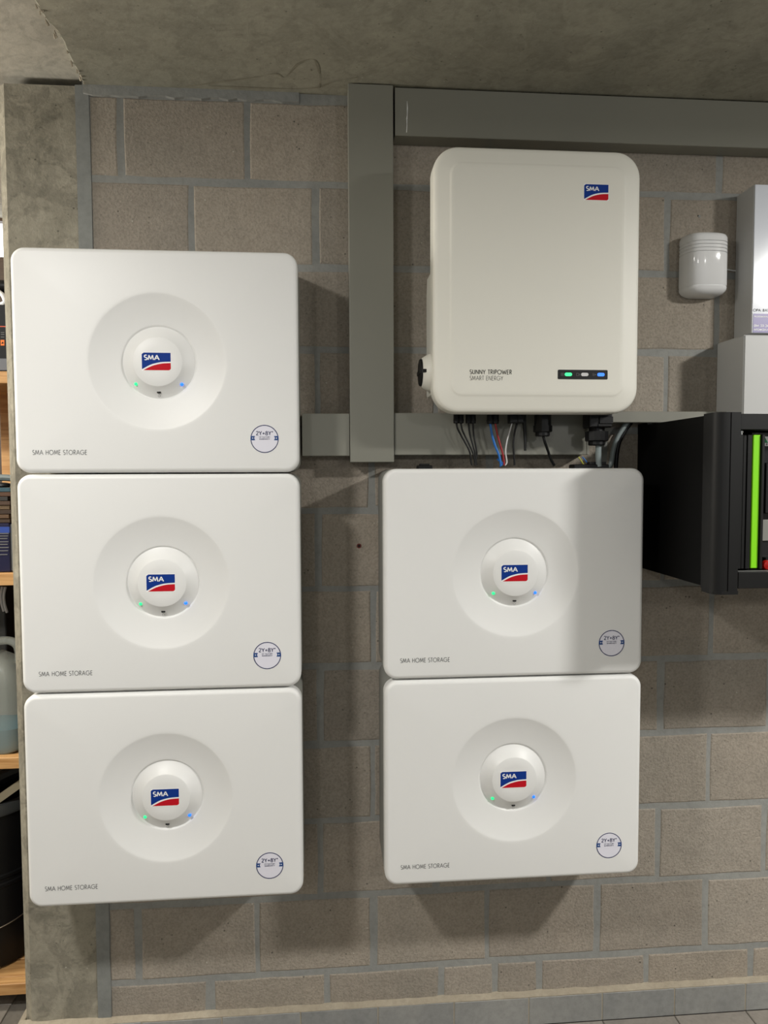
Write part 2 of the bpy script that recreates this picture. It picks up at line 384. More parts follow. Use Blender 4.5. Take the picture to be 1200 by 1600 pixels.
# ------------------------------------------------------------------ stroke lettering (geometric capitals)
def arc(cx, cy, r, a0, a1, n=12, ry=None):
    ry = ry or r
    return [(cx+r*math.cos(math.radians(a0+(a1-a0)*k/n)), cy+ry*math.sin(math.radians(a0+(a1-a0)*k/n))) for k in range(n+1)]
GL = {
 'S': (.50, [arc(.25, .745, .21, 45, 270, 14, .255)[:-1]+arc(.25, .245, .23, 90, -140, 14, .245)]),
 'M': (.95, [[(.05, 0), (.18, 1), (.475, .12), (.77, 1), (.90, 0)]]),
 'A': (.80, [[(.02, 0), (.40, 1), (.78, 0)], [(.18, .34), (.62, .34)]]),
 'H': (.72, [[(.08, 0), (.08, 1)], [(.64, 0), (.64, 1)], [(.08, .52), (.64, .52)]]),
 'O': (1.0, [arc(.5, .5, .46, 0, 360, 28, .5)]),
 'E': (.52, [[(.46, 1), (.08, 1), (.08, 0), (.46, 0)], [(.08, .52), (.43, .52)]]),
 'F': (.50, [[(.46, 1), (.08, 1), (.08, 0)], [(.08, .52), (.42, .52)]]),
 'T': (.52, [[(.02, 1), (.50, 1)], [(.26, 1), (.26, 0)]]),
 'R': (.58, [[(.08, 0), (.08, 1), (.25, 1)]+arc(.25, .74, .24, 90, -90, 10, .26)+[(.08, .48)], [(.26, .48), (.52, 0)]]),
 'P': (.54, [[(.08, 0), (.08, 1), (.25, 1)]+arc(.25, .74, .24, 90, -90, 10, .26)+[(.08, .48)]]),
 'G': (.98, [arc(.5, .5, .46, 42, 340, 22, .5)+[(.94, .47), (.55, .47)]]),
 'C': (.80, [arc(.5, .5, .46, 48, 312, 20, .5)]),
 'U': (.66, [[(.08, 1), (.08, .3)]+arc(.33, .28, .25, 180, 360, 12)+[(.58, .3), (.58, 1)]]),
 'N': (.76, [[(.08, 0), (.08, 1), (.68, 0), (.68, 1)]]),
 'Y': (.64, [[(.02, 1), (.32, .46), (.62, 1)], [(.32, .46), (.32, 0)]]),
 'W': (1.06, [[(.02, 1), (.28, 0), (.53, .85), (.78, 0), (1.04, 1)]]),
 'I': (.20, [[(.10, 0), (.10, 1)]]),
 '2': (.56, [arc(.27, .74, .22, 165, -40, 12, .25)+[(.05, .0), (.53, 0)]]),
 '8': (.56, [arc(.28, .755, .19, 0, 360, 16, .235), arc(.28, .26, .24, 0, 360, 16, .26)]),
 '0': (.60, [arc(.3, .5, .24, 0, 360, 20, .5)]), '1': (.34, [[(.06, .85), (.2, 1), (.2, 0)]]),
 '3': (.54, [arc(.24, .75, .2, 150, -90, 10, .24)[:-1]+arc(.24, .26, .24, 90, -150, 12, .26)]),
 '4': (.6, [[(.42, 0), (.42, 1), (.04, .28), (.56, .28)]]), '6': (.56, [[(.42, .98), (.08, .4)], arc(.28, .26, .24, 0, 360, 16, .26)]),
 'B': (.58, [[(.08, 0), (.08, 1), (.25, 1)]+arc(.25, .765, .2, 90, -90, 8, .235)+[(.08, .53)], [(.08, .53), (.25, .53)]+arc(.25, .265, .24, 90, -90, 8, .265)+[(.08, 0)]]),
 'D': (.72, [[(.08, 0), (.08, 1), (.2, 1)]+arc(.2, .5, .46, 90, -90, 12, .5)+[(.08, 0)]]),
 ':': (.2, [[(.1, .0), (.1, .12)], [(.1, .55), (.1, .67)]]), '@': (.9, [arc(.45, .45, .4, 0, 360, 16), arc(.45, .45, .18, 0, 360, 10)]),
 'L': (.48, [[(.08, 1), (.08, 0), (.44, 0)]]), '-': (.4, [[(.05, .45), (.35, .45)]]),
 '+': (.60, [[(.30, .18), (.30, .72)], [(.03, .45), (.57, .45)]]),
 '*': (.24, [[(.12, .72), (.12, 1)], [(.02, .86), (.22, .86)]]),
 ' ': (.34, []),
}
def stroke(m, pts, wd, T):
    for i in range(1, len(pts)-1):
        a, b, c = pts[i-1], pts[i], pts[i+1]
        d1 = (b[0]-a[0], b[1]-a[1]); d2 = (c[0]-b[0], c[1]-b[1])
        q = math.hypot(*d1)*math.hypot(*d2)
        if q > 0 and (d1[0]*d2[0]+d1[1]*d2[1])/q < -.25:
            stroke(m, pts[:i+1], wd, T); stroke(m, pts[i:], wd, T); return
    n = len(pts); closed = math.dist(pts[0], pts[-1]) < 1e-4
    if closed: pts = pts[:-1]; n -= 1
    A, B = [], []
    for i in range(n):
        p = pts[i]; a = pts[i-1] if (i or closed) else None; b = pts[(i+1) % n] if (i < n-1 or closed) else None
        d1 = None if a is None else (p[0]-a[0], p[1]-a[1]); d2 = None if b is None else (b[0]-p[0], b[1]-p[1])
        def nm(d): q = math.hypot(*d) or 1; return (d[0]/q, d[1]/q)
        d1 = nm(d1) if d1 else nm(d2); d2 = nm(d2) if d2 else d1
        n1 = (-d1[1], d1[0]); n2 = (-d2[1], d2[0]); s_ = (n1[0]+n2[0], n1[1]+n2[1]); q = math.hypot(*s_)
        if q < .3: s_ = n1; k = 1
        else: s_ = (s_[0]/q, s_[1]/q); k = min(1/max(.2, s_[0]*n1[0]+s_[1]*n1[1]), 2.4)
        A.append((p[0]+s_[0]*k*wd/2, p[1]+s_[1]*k*wd/2)); B.append((p[0]-s_[0]*k*wd/2, p[1]-s_[1]*k*wd/2))
    m.loft([[T(*q) for q in A], [T(*q) for q in B]], 0, closed=closed)
def text_width(t, tr=.0): return sum(GL[c][0]+tr for c in t)-tr
def text(m, t, x, z, y, h, wd=.15, width=None, tr=.06):
    """capitals, left end x, baseline z, cap height h; width stretches the spacing to fit"""
    k = 1.0
    if width: k = width/(text_width(t, tr)*h)
    cx = x
    for c in t:
        gw, st = GL[c]
        for P in st: stroke(m, P, wd, lambda a, b, cx=cx: (cx+a*h*k, y, z+b*h))
        cx += (gw+tr)*h*k

def logo(parent, cx, cz, w_, y):
    """blue and red flag logo with white outline and sweep; children of parent"""
    h_ = w_*.615; x0 = cx-w_/2; z1 = cz+h_/2
    T = lambda a, b, yy: (x0+a*w_, yy, z1-b*h_)
    q = w_*.02
    bk = MB(); bk.loft([rrz(x0-q, x0+w_+q, z1-h_-q, z1+q, w_*.04, 4, y+.0002), rrz(x0-q, x0+w_+q, z1-h_-q, z1+q, w_*.04, 4, y-.0001)], 0, False, True)
    lg = bk.build('logo_plate', M_lw, parent)
    def crv(P, n=10): return [(v.x, v.y) for v in spline([Vector((a, b, 0)) for a, b in P], n)]
    bc = crv([(0, .95), (.28, .70), (.5, .585), (.72, .525), (1, .505)], 6)
    blue = [T(a, b, y-.0003) for a, b in [(1, 0), (.06, 0), (.02, .03), (0, .09)]+bc]
    top_pts = [(a, 0) for a, b in bc]
    m = MB(); m.loft([[T(a, max(0, (.09-1.5*a) if a < .06 else 0), y-.0003) for a, b in bc], [T(a, b, y-.0003) for a, b in bc]], 0, closed=False)
    m.build('logo_field', M_blue, lg)['label'] = 'blue upper field of the logo'
    rc = crv([(.05, .995), (.3, .79), (.5, .68), (.72, .61), (1, .585)], 6)
    m = MB(); m.loft([[T(a, b, y-.0003) for a, b in rc], [T(a, 1-(max(0, a-.93)**2)*18, y-.0003) for a, b in rc]], 0, closed=False)
    m.build('logo_field', M_red, lg)['label'] = 'red lower field of the logo'
    m = MB(); text(m, 'SMA', x0+w_*.085, z1-h_*.41, y-.0005, h_*.27, .19, w_*.52, .12)
    m.build('logo_lettering', M_lw, lg)

# ------------------------------------------------------------------ battery module
W, H, D = .6176, .4887, .180
def make_module():
    root = empty('battery_box', 0, 0, 0); root.location = (0, 0, Z0)   # origin: wall point behind the centre
    # front cover: relief grid from the centre disc out to the rounded rectangle
    n = 144
    per = []
    R = .030
    hw, hh = W/2, H/2
    def rect_pt(q, ins, rad):
        """point of the rounded rectangle (inset ins) along direction q"""
        a, b = hw-ins, hh-ins; dx, dz = math.cos(q), math.sin(q)
        t = min(a/abs(dx) if abs(dx) > 1e-9 else 1e9, b/abs(dz) if abs(dz) > 1e-9 else 1e9)
        x, z = dx*t, dz*t; cx, cz = a-rad, b-rad
        if abs(x) > cx and abs(z) > cz:
            sx, sz = math.copysign(cx, x), math.copysign(cz, z)
            bq = dx*sx+dz*sz; cc = sx*sx+sz*sz-rad*rad; t = bq+math.sqrt(max(0, bq*bq-cc)); x, z = dx*t, dz*t
        return x, z
    ca = math.atan2(hh-R*.3, hw-R*.3)
    angs = set()
    for k in range(n): angs.add(2*PI*k/n)
    for s_ in (ca, PI-ca, PI+ca, 2*PI-ca):
        for k in range(-9, 10): angs.add(s_+k*.0095)
    angs = sorted(angs)
    L = []
    prof = [(.0001, .0015), (.030, .0015), (.0530, .0015), (.0540, .0020), (.0550, .0032), (.066, .0108), (.0775, .0185), (.0795, .0192), (.0805, .0186), (.0820, .0166), (.084, .0160), (.090, .0151), (.105, .0121), (.125, .0073), (.138, .0037), (.1445, .0017), (.1480, .0005), (.1505, 0.0), (.156, 0)]
    for r_, dp in prof: L.append([(r_*math.cos(q), -D+dp, r_*math.sin(q)) for q in angs])
    for ins, dy in ((.0105, 0), (.0085, .0002), (.0055, .0013), (.0028, .0034), (.0010, .0062), (.0001, .010), (0, .016), (0, .034)):
        L.append([(lambda P: (P[0], -D+dy, P[1]))(rect_pt(q, ins, max(.004, R-ins))) for q in angs])
    m = MB(); m.loft(L, 0, True, False)
    m.build('front_cover', M_white, root, True, 50)
    m = MB(); m.loft([rrz(-hw+.006, hw-.006, -hh+.006, hh-.006, .025, 6, y) for y in (-D+.030, -D+.040)], 0, True, True); m.build('gasket', M_gap, root)
    m = MB(); m.loft([rrz(-hw+i_, hw-i_, -hh+i_, hh-i_, .025, 6, y) for y, i_ in ((-D+.038, .003), (-D+.042, .0008), (-.004, .0008), (-.0005, .003))], 0, True, True)
    bo = m.build('rear_housing', M_alu, root, True, 40)
    # mounting lugs
    # status lights, port, print
    for sx, mt, lb in ((-1, M_green, 'green status light, lit'), (1, M_bled, 'blue status light, lit')):
        m = MB(); cx, cz = sx*.0500, -.0480
        nrm = Vector((cx, 0, cz)).normalized()
        ring = []
        for k, (rr_, yy) in enumerate(((.0038, .0125), (.0036, .0102), (.0022, .0091), (.0002, .0088))):
            ring.append([(cx+rr_*math.cos(a)*1.0, -D+yy+.0005, cz+rr_*math.sin(a)) for a in [2*PI*i/14 for i in range(14)]])
        m.loft(ring, 0, False, True); o = m.build('status_light', mt, root, True); o['label'] = lb
    m = MB(); m.loft([rrz(-.0045, .0045, -.0685, -.0640, .002, 4, y) for y in (-D+.013, -D+.0098)], 0, False, True); m.build('service_port', M_gap, root)
    m = MB(); P = arc(0, 0, .0026, 0, 360, 14); stroke(m, P, .0006, lambda a, b: (a, -D+.0126, -.0738+b)); m.build('icon', M_ltr, root)
    m = MB(); text(m, 'SMA HOME STORAGE', -hw+.0375, -hh+.0400, -D-.0003, .0098, .14, .116, .13); m.build('lettering', M_ltr, root)
    logo(root, -.0025, .0005, .0625, -D+.0013)
    # round warranty sticker
    cx, cz = hw-.0765, -hh+.0745; R1 = .0318; y = -D-.0002
    m = MB(); m.loft([disc(cx, cz, R1, -D+.0002, 48), disc(cx, cz, R1, y, 48)], 0, False, True); st = m.build('round_sticker', M_stick, root)
    m = MB(); m.loft([disc(cx, cz, R1*.985, y-.0002, 48), disc(cx, cz, R1*.925, y-.0002, 48)], 0); m.build('sticker_ring', M_navy, st)
    for s_ in (-1, 1):
        m = MB(); xo = cx+s_*R1*.975; xi = cx+s_*R1*.66; zc = cz+.002
        m.poly([(xo, y-.0003, zc-.005), (xo, y-.0003, zc+.0045), (xi, y-.0003, zc+.0045), (xi-s_*(-.0022), y-.0003, zc), (xi, y-.0003, zc-.005)])
        m.build('sticker_ribbon', M_rib, st)
        m = MB(); m.poly(disc(cx+s_*R1*.83, cz+.0018, .0013, y-.0005, 10)); m.build('sticker_dot', M_lw, st)
    m = MB(); text(m, '2Y+8Y', cx-.0188, cz+.0085, y-.0003, .0085, .16, .0335, .12); text(m, '*', cx+.0162, cz+.0095, y-.0003, .0075, .3, .0022)
    text(m, 'OF FACTORY', cx-.0122, cz+.0025, y-.0003, .0028, .15, .0244, .12); text(m, 'WARRANTY', cx-.0120, cz-.0018, y-.0003, .0028, .15, .0236, .12)
    m.build('sticker_lettering', M_navy, st)
    return root
mod = make_module()
xl, z1, gp, xr_, z4 = -.6706, .4926, .0034, .1381, .0104
specs = [(xl, z1, 'white wall battery box, topmost of the three in the left column'),
         (xl, z1-H-gp, 'white wall battery box, middle of the three in the left column'),
         (xl, z1-2*(H+gp), 'white wall battery box, lowest in the left column, just above the skirting'),
         (xr_, z4, 'white wall battery box directly below the cables of the tall inverter'),
         (xr_, z4-H-gp, 'white wall battery box, lower of the two in the right column')]
for i, (x, zt, lb) in enumerate(specs):
    o = mod if i == 0 else copy_tree(mod)
    o.location = (x+W/2, 0, zt-H/2+Z0); tag(o, lb, 'battery', 'wall battery boxes in two columns')

# ------------------------------------------------------------------ inverter
IX0, IX1, IZ1, IZ0, ID = .2505, .7292, .7291, .1371, .200
inv = empty('solar_inverter', (IX0+IX1)/2, 0, IZ0, 'tall warm-white wall inverter with rounded corners and black light panel', 'inverter')
def rl(i_, r_, y): return rrz(IX0+i_, IX1-i_, IZ0+i_, IZ1-i_, r_, 12, y)
m = MB(); m.loft([rl(0, .058, -ID+.052), rl(0, .058, -ID+.018), rl(.0006, .0575, -ID+.013), rl(.0025, .056, -ID+.009), rl(.006, .054, -ID+.0065), rl(.012, .050, -ID+.0052),
                  rl(.0345, .031, -ID+.0022), rl(.0375, .028, -ID+.0016), rl(.0395, .0265, -ID+.0005), rl(.0415, .0245, -ID+.0), rl(.050, .018, -ID)], 0, False, True)
m.build('front_cover', M_cream, inv, True, 60)
m = MB(); m.loft([rrz(IX0+.012, IX1-.02, IZ0+.014, IZ1-.014, .05, 8, y) for y in (-ID+.052, -ID+.030)], 0, True, True); m.build('gasket', M_gap, inv)
m = MB(); m.loft([rrz(IX0+.014+i_, IX1-.010-i_, IZ0+.030+i_*.5, IZ1-.02-i_, .045, 8, y) for y, i_ in ((-.002, .012), (-.05, .006), (-.110, .004), (-ID+.050, .009))], 0, True, True)
m.build('rear_housing', M_cream, inv, True, 40)
m = MB(); xs_ = at(673.6, 500, -.135).x
def fl(x, z0_, z1_, y0, y1): return [(x, y0, z0_), (x, y1, z0_), (x, y1, z1_), (x, y0, z1_)]
m.loft([fl(IX0+.03, IZ0+.045, .50, -.05, -.150), fl(xs_+.002, IZ0+.048, .47, -.055, -.149), fl(xs_, IZ0+.052, .43, -.06, -.146)], 0, True, True); m.build('terminal_cover', M_cream, inv)
# rotary switch on the left side
zc = .2345; yc = -.135
def rx(x, r_, n=28): return [(x, yc+r_*math.cos(2*PI*k/n), zc+r_*math.sin(2*PI*k/n)) for k in range(n)]
m = MB(); m.loft([rx(.262, .044), rx(.248, .043), rx(.244, .041), rx(.2325, .034), rx(.2315, .0325)], 0, False, True); sw = m.build('rotary_switch', M_cream, inv, True, 40)
m = MB(); m.loft([rx(.2316, .032), rx(.2275, .031), rx(.2265, .0295)], 0, False, True); m.box(.2245, .2277, yc-.028, yc+.028, zc-.005, zc+.005, bev=.001); m.build('switch_knob', M_black, sw, True, 40)
m = MB(); m.box(.2296, .2480, yc-.0375, yc-.0335, zc-.004, zc+.004, bev=.001); m.build('pointer', M_black, sw)
# print and light panel
m = MB(); text(m, 'SUNNY TRIPOWER', .333, .2238, -ID-.0003, .0094, .145, .0965, .13); o = m.build('lettering', M_ltrd, inv); o['label'] = 'bold dark product lettering'
m = MB(); text(m, 'SMART ENERGY', .333, .2100, -ID-.0003, .0094, .085, .0765, .13); m.build('lettering', M_ltrd, inv)
logo(inv, .622, .6335, .0565, -ID-.0001)
m = MB(); m.loft([rrz(.5365, .6535, .2135, .2350, .0025, 4, -ID+.0005), rrz(.5365, .6535, .2135, .2350, .0025, 4, -ID-.0006)], 0, False, True)
pn = m.build('light_panel', M_black, inv)
for cx, mt, lb in ((.5610, M_green, 'green indicator, lit'), (.5995, M_wled, 'white unlit indicator'), (.6375, M_bled, 'blue indicator, lit')):
    m = MB(); m.loft([rrz(cx-.0085, cx+.0085, .2206, .2283, .0037, 5, y) for y in (-ID-.0005, -ID-.0012)], 0, False, True); o = m.build('indicator_light', mt, pn); o['label'] = lb
m = MB()
for cx, kind in ((.547, 0), (.584, 1), (.6215, 2)):
    T = lambda a, b, cx=cx: (cx+a, -ID-.0009, .2243+b)
    sq = [(-.003, -.0028), (.003, -.0028), (.003, .0028), (-.003, .0028), (-.003, -.0028)]
    if kind == 0: stroke(m, sq, .0006, T); stroke(m, [(-.003, 0), (.003, 0)], .0006, T); stroke(m, [(0, -.0028), (0, .0028)], .0006, T)
    if kind == 1: stroke(m, [(-.004, -.0028), (.001, -.0028), (.001, .0028), (-.004, .0028), (-.004, -.0028)], .0006, T); stroke(m, [(.0025, -.0028), (.0025, .0012), (.0045, .0012), (.0045, -.0028)], .0006, T)
    if kind == 2: stroke(m, [(-.004, .0022), (.001, .0022)], .0006, T); stroke(m, [(-.004, 0), (.004, 0)], .0006, T); stroke(m, [(-.004, -.0022), (.001, -.0022)], .0006, T); stroke(m, [(.0025, .0012), (.0045, 0), (.0025, -.0012)], .0006, T)
tag(m.build('panel_icon', M_ltr, pn), kind='stuff')
# connectors underneath
YC = -.105
def vcyl(m, u, z0_, z1_, r_, n=14, y=YC, x=None, fl=0):
    cx = x if x is not None else at(u, 660, y).x
    L = []
    for z, q in ((z0_, r_*.9), (z0_+.002, r_), (z1_, r_)):
        L.append([(cx+(q*(1+(fl if k % 2 else -fl)))*math.cos(2*PI*k/n), y+q*(1+(fl if k % 2 else -fl))*math.sin(2*PI*k/n), z) for k in range(n)])
    m.loft(L, 0, True, True); return cx
zu = IZ0+.033
def conn(us, zb, r_, name='cable_connector', lab=None, fl=0.04):
    for u in us:
        m = MB(); vcyl(m, u, zb, zu, r_, 14, fl=fl); vcyl(m, u, zb+.004, zb+.010, r_*1.12, 14); o = m.build(name, M_black, inv)
conn((713, 720, 732, 739), .119, .0068)
conn((766, 774), .118, .0082)
m = MB(); a, b = at(795, 650, YC), at(817, 650, YC); m.box(a.x, b.x, YC-.014, YC+.014, .119, zu, bev=.002); m.box(a.x+.018, a.x+.032, YC-.017, YC-.013, .121, .138, bev=.001); m.build('plug', M_black, inv)
m = MB(); c0, c1 = at(819, 648, YC), at(820.5, 705, YC); m.tube([(c0.x, YC, zu), (c0.x, YC, .125), (c1.x, YC, .08), (c1.x, YC, .0535)], [.0050, .0050, .0035, .0028], 10); m.build('antenna', M_black, inv)
m = MB(); vcyl(m, 848, .112, zu, .0195, 16, fl=.03); vcyl(m, 848, .098, .114, .022, 16, fl=.03); vcyl(m, 848, .088, .100, .017, 16); m.build('cable_gland', M_black, inv)
m = MB(); a, b = at(915, 650, YC), at(950, 650, YC); cx = (a.x+b.x)/2; m.box(a.x, b.x, YC-.028, YC+.022, .108, zu, bev=.003); m.box(cx-.005, b.x+.0005, YC-.032, YC-.02, .117, .134, bev=.001); m.box(cx-.007, b.x-.002, YC-.030, YC-.02, .111, .116)
o = m.build('junction_plug', M_black, inv)
m = MB(); vcyl(m, 0, .098, .112, .019, 16, x=cx); vcyl(m, 0, .076, .100, .0265, 12, x=cx, fl=.05); vcyl(m, 0, .066, .079, .020, 16, x=cx); m.build('cable_gland', M_black, inv)

# ------------------------------------------------------------------ cables under the inverter
def cable(px, r_, mt, label, name='cable', ys=None, grp=None):
    P = [at(u, v, (ys[i] if ys else YC)) for i, (u, v) in enumerate(px)]
    m = MB(); m.tube(spline(P, 6), r_, 8); o = m.build(name, mt, None, True, 60); tag(o, label, 'cable', grp); return o
cable([(713, 661), (716, 672), (726, 690), (734, 706), (736, 722), (738, 727)], .0022, M_black, 'leftmost black cable curving down from the first connector under the inverter')
cable([(720, 661), (723, 674), (732, 692), (739, 708), (742, 722), (743, 727)], .0022, M_black, 'second black cable from the left under the inverter, crossing behind the gap')
cable([(732, 661), (734, 678), (739, 696), (743, 712), (744, 727)], .0022, M_black, 'third black cable from the left under the inverter, nearly straight')
cable([(739, 661), (740, 678), (743, 695), (745, 712), (741, 727)], .0022, M_black, 'fourth black cable from the left under the inverter')
cable([(766, 662), (769, 680), (774, 697), (780, 712), (783, 728)], .0029, M_cblue, 'blue cable hanging from the connector under the inverter')
cable([(774, 662), (777, 678), (782, 696), (786, 711), (788, 727)], .0024, M_cred, 'red cable hanging beside the blue cable')
cable([(800, 661), (796, 675), (792, 690), (790, 706), (792, 722), (789, 727)], .0018, M_cwhite, 'thin white cable hanging from the black plug')
cable([(808, 661), (804, 676), (802, 695), (803, 712), (804, 727)], .0024, M_black, 'black cable hanging from the black plug beside the white cable')
cable([(848, 678), (851, 690), (856, 704), (860, 716), (866, 727)], .0033, M_black, 'single black cable hanging from the round gland', ys=[YC, YC, -.09, -.08, -.07])
cable([(935, 690), (935, 702), (935, 714), (936, 729)], .0075, M_cgrey, 'thick grey cable hanging from the large gland')
cable([(934, 735), (953, 728), (958, 705), (964, 685), (975, 667), (985, 655)], .0065, M_cgrey, 'thick grey cable arching up to the right behind the trunking', ys=[-.03]*6)
cable([(962, 735), (964, 708), (969, 687), (982, 665), (992, 655)], .0055, M_black, 'dark cable arching beside the grey one, right of the large gland', ys=[-.02]*5)
cable([(904, 714), (909, 721), (914, 729)], .0016, M_cyel, 'thin yellow wire peeping over the battery box at right', ys=[-.05]*3)
cable([(910, 714), (916, 721), (921, 729)], .0016, M_cblue, 'thin blue wire peeping over the battery box at right', ys=[-.052]*3)
cable([(777, 717), (781, 721), (786, 724), (781, 729)], .0018, M_cblue, 'short blue wire end curled beside the blue cable foot', ys=[-.09]*4)
# black cable entries on top of the right battery box
m = MB(); a, b = at(652, 728, -.09), at(674, 728, -.09); m.box(a.x, b.x, -.11, -.07, z4-.004, z4+.0085, bev=.002); m.box(a.x+.006, b.x-.006, -.1, -.08, z4+.008, z4+.0125)
tag(m.build('cable_entry', M_black), 'black cable entry on top of the right battery box, near its left end', 'connector')
m = MB(); a, b = at(893, 728, -.09), at(947, 728, -.09); m.box(a.x, b.x, -.11, -.07, z4-.004, z4+.010, bev=.002); m.box(a.x+.042, b.x-.004, -.1, -.08, z4+.009, z4+.016)
tag(m.build('cable_entry', M_black), 'wide black cable entry on top of the right battery box, below the large gland', 'connector')

# ------------------------------------------------------------------ trunking
def trunk(name, x0, x1, z0_, z1_, dp, label, lid_inset=.0, vert=False):
    t = empty(name, (x0+x1)/2, 0, z0_, label, 'cable trunking')
    e = .0025
    m = MB()
    m.box(x0, x1, -dp+.006, -.0035, z0_, z1_); m.build('channel', M_duct, t)
    m = MB()
    if vert: m.box(x0-.0006, x1+.0006, -dp, -dp+.010, z0_-.0, z1_, bev=.0012)
    else: m.box(x0, x1, -dp, -dp+.010, z0_-.0006, z1_+.0006, bev=.0012)
    m.build('lid', M_duct, t); return t
trunk('cable_trunking', .0675, .1735, .0275, ZC-.002, .062, 'wide vertical grey cable trunking from ceiling down between the battery columns', vert=True)
o = trunk('cable_trunking', .179, 2.2, .810, ZC-.004, .055, 'long horizontal grey cable trunking running right under the ceiling')
m = MB(); P = [(at(u, v, -.055)) for u, v in [(636, 158), (636.5, 168), (636.2, 180), (635.6, 186), (635.8, 196), (635.2, 207)]]
for a, b, r1, r2 in zip(P, P[1:], (.0004, .0018, .0009, .0015, .0011), (.0016, .0009, .0020, .0008, .0013)):
    m.tube([(a.x, -.0555, a.z), (b.x, -.0555, b.z)], [r1*.8, r2*.8], 6)
m.build('plaster_run', M_lw, o)['label'] = 'thin whitish drip on the lid'
o = trunk('cable_trunking', -.0495, .066, .0435, .1450, .055, 'short horizontal grey trunking joining the vertical one from the left')
o = trunk('cable_trunking', .1755, .6655, .0455, .1470, .055, 'horizontal grey trunking behind the hanging cables under the inverter')
m = MB(); m.box(.660, .6655, -.0562, -.054, .0458, .1468); m.build('end_cap', M_duct, o)
trunk('cable_trunking', .667, 2.2, .1262, .1530, .055, 'narrow grey trunking running right, ending behind the black cabinet')

# ------------------------------------------------------------------ siren
sr = empty('alarm_siren', .972, 0, .452, 'glossy white half-round alarm siren with four grooves on the bare block wall', 'siren')
x0, x1, z0_, z1_ = .917, 1.030, .447, .602
def sl(z, dp, ins=0):
    P = []; cx = (x0+x1)/2; hw_ = (x1-x0)/2-ins
    for k in range(25):
        a = PI*k/24; c = math.cos(a); s_ = math.sin(a)
        P.append((cx-hw_*math.copysign(abs(c)**.62, c), -.004-(dp)*abs(s_)**.72, z))
    P += [(x1-ins, -.0035, z), (x0+ins, -.0035, z)]
    return P
prof = [(z0_, .034, .030), (z0_+.002, .044, .018), (z0_+.007, .054, .007), (z0_+.014, .0585, .001), (z0_+.020, .060, 0), (z0_+.023, .0575, .001), (z0_+.026, .060, 0), (z1_-.052, .060, 0)]
z = z1_-.052
for k in range(4):
    prof += [(z, .060, 0), (z+.001, .0565, .0015), (z+.0022, .0565, .0015), (z+.0032, .060, 0)]; z += .0085
prof += [(z1_-.012, .059, 0), (z1_-.005, .055, .002), (z1_-.001, .047, .007), (z1_, .036, .014)]
m = MB(); m.loft([sl(*q) for q in prof], 0, True, True); m.build('housing', M_siren, sr, True, 50)
m = MB(); m.box(x0+.01, x1-.01, -.005, -.0032, z0_+.012, z1_-.02); m.build('back_plate', M_siren, sr)
m = MB(); m.tube(spline([at(1124, 421, -.006), at(1135, 421, -.006), at(1146, 423, -.006), at(1165, 424, -.006)], 4), .0018, 6); tag(m.build('cable', M_cwhite), 'thin white cable from the siren to the stepped white box', 'cable')

# ------------------------------------------------------------------ stepped white boxes at the right
wb = empty('white_wall_box', 1.18, 0, .345, 'tall slim white wall box with glossy front sheet, at right edge', 'wall box')
m = MB(); m.box(1.068, 1.36, -.080, -.0035, .3455, .710, bev=.002); m.build('casing', M_wbox, wb)
m = MB(); m.box(1.0695, 1.3585, -.0830, -.0800, .3465, .709, bev=.0008); fs = m.build('front_sheet', M_gloss, wb)
Yc = -.0838
m = MB(); a, b = at(1175.5, 490, Yc), at(1175.5, 522, Yc); m.box(a.x+.003, 1.155, Yc, -.0829, max(b.z, .3475), a.z); cdo = m.build('purple_sticker', M_card, wb)
m = MB(); a = at(1178, 507, Yc); text(m, 'PROFESSIONAL LOG', a.x, .3852, Yc-.0003, .0028, .2, .05); text(m, '014 33 31 84', a.x, .3620, Yc-.0003, .0048, .2, .05); text(m, 'INFO@CDA-COU', a.x, .3525, Yc-.0003, .0040, .18, .05); m.build('sticker_lettering', M_lw, cdo)
m = MB(); a = at(1177, 489, Yc); text(m, 'OPA: BATB', a.x, .3995, -.0833, .0060, .14, .046); m.build('handwriting', M_ltrd, wb)
lb_ = empty('white_wall_box', 1.2, 0, .127, 'wider plain white wall box below the slim one, above the black cabinet', 'wall box')
m = MB(); m.box(1.0235, 1.42, -.125, -.0035, .128, .334, bev=.003); m.build('casing', M_wbox, lb_)
m = MB(); m.box(1.0260, 1.4175, -.1270, -.1240, .130, .332, bev=.001); m.build('front_panel', M_wbox, lb_)

# ------------------------------------------------------------------ black cabinet
cb = empty('equipment_cabinet', 1.1, -.19, -.252, 'black wall cabinet with rounded corner posts and lime green stripe, right edge', 'cabinet')
CX0, CX1, CT, CBm, CY = .815, 1.42, .1245, -.249, -.385
m = MB(); m.box(CX0, CX0+.012, CY+.05, -.0575, CBm+.004, CT-.004); m.box(CX0, CX0+.012, -.0575, -.001, CBm+.004, .124); m.build('side_panel', M_cabside, cb)
m = MB(); m.box(CX1-.012, CX1, CY+.05, -.0035, CBm+.004, .122); m.build('side_panel', M_cabside, cb)
m = MB(); m.box(CX0+.012, CX1-.012, CY+.05, -.0035, .112, .122); m.build('top_panel', M_cabblk, cb)
m = MB(); m.box(CX0+.012, CX1-.012, CY+.05, -.0035, CBm+.004, CBm+.014); m.build('bottom_panel', M_cabblk, cb)
m = MB(); m.box(CX0+.012, CX1-.012, -.03, -.0036, CBm+.014, .112); m.build('rear_panel', M_gap, cb)
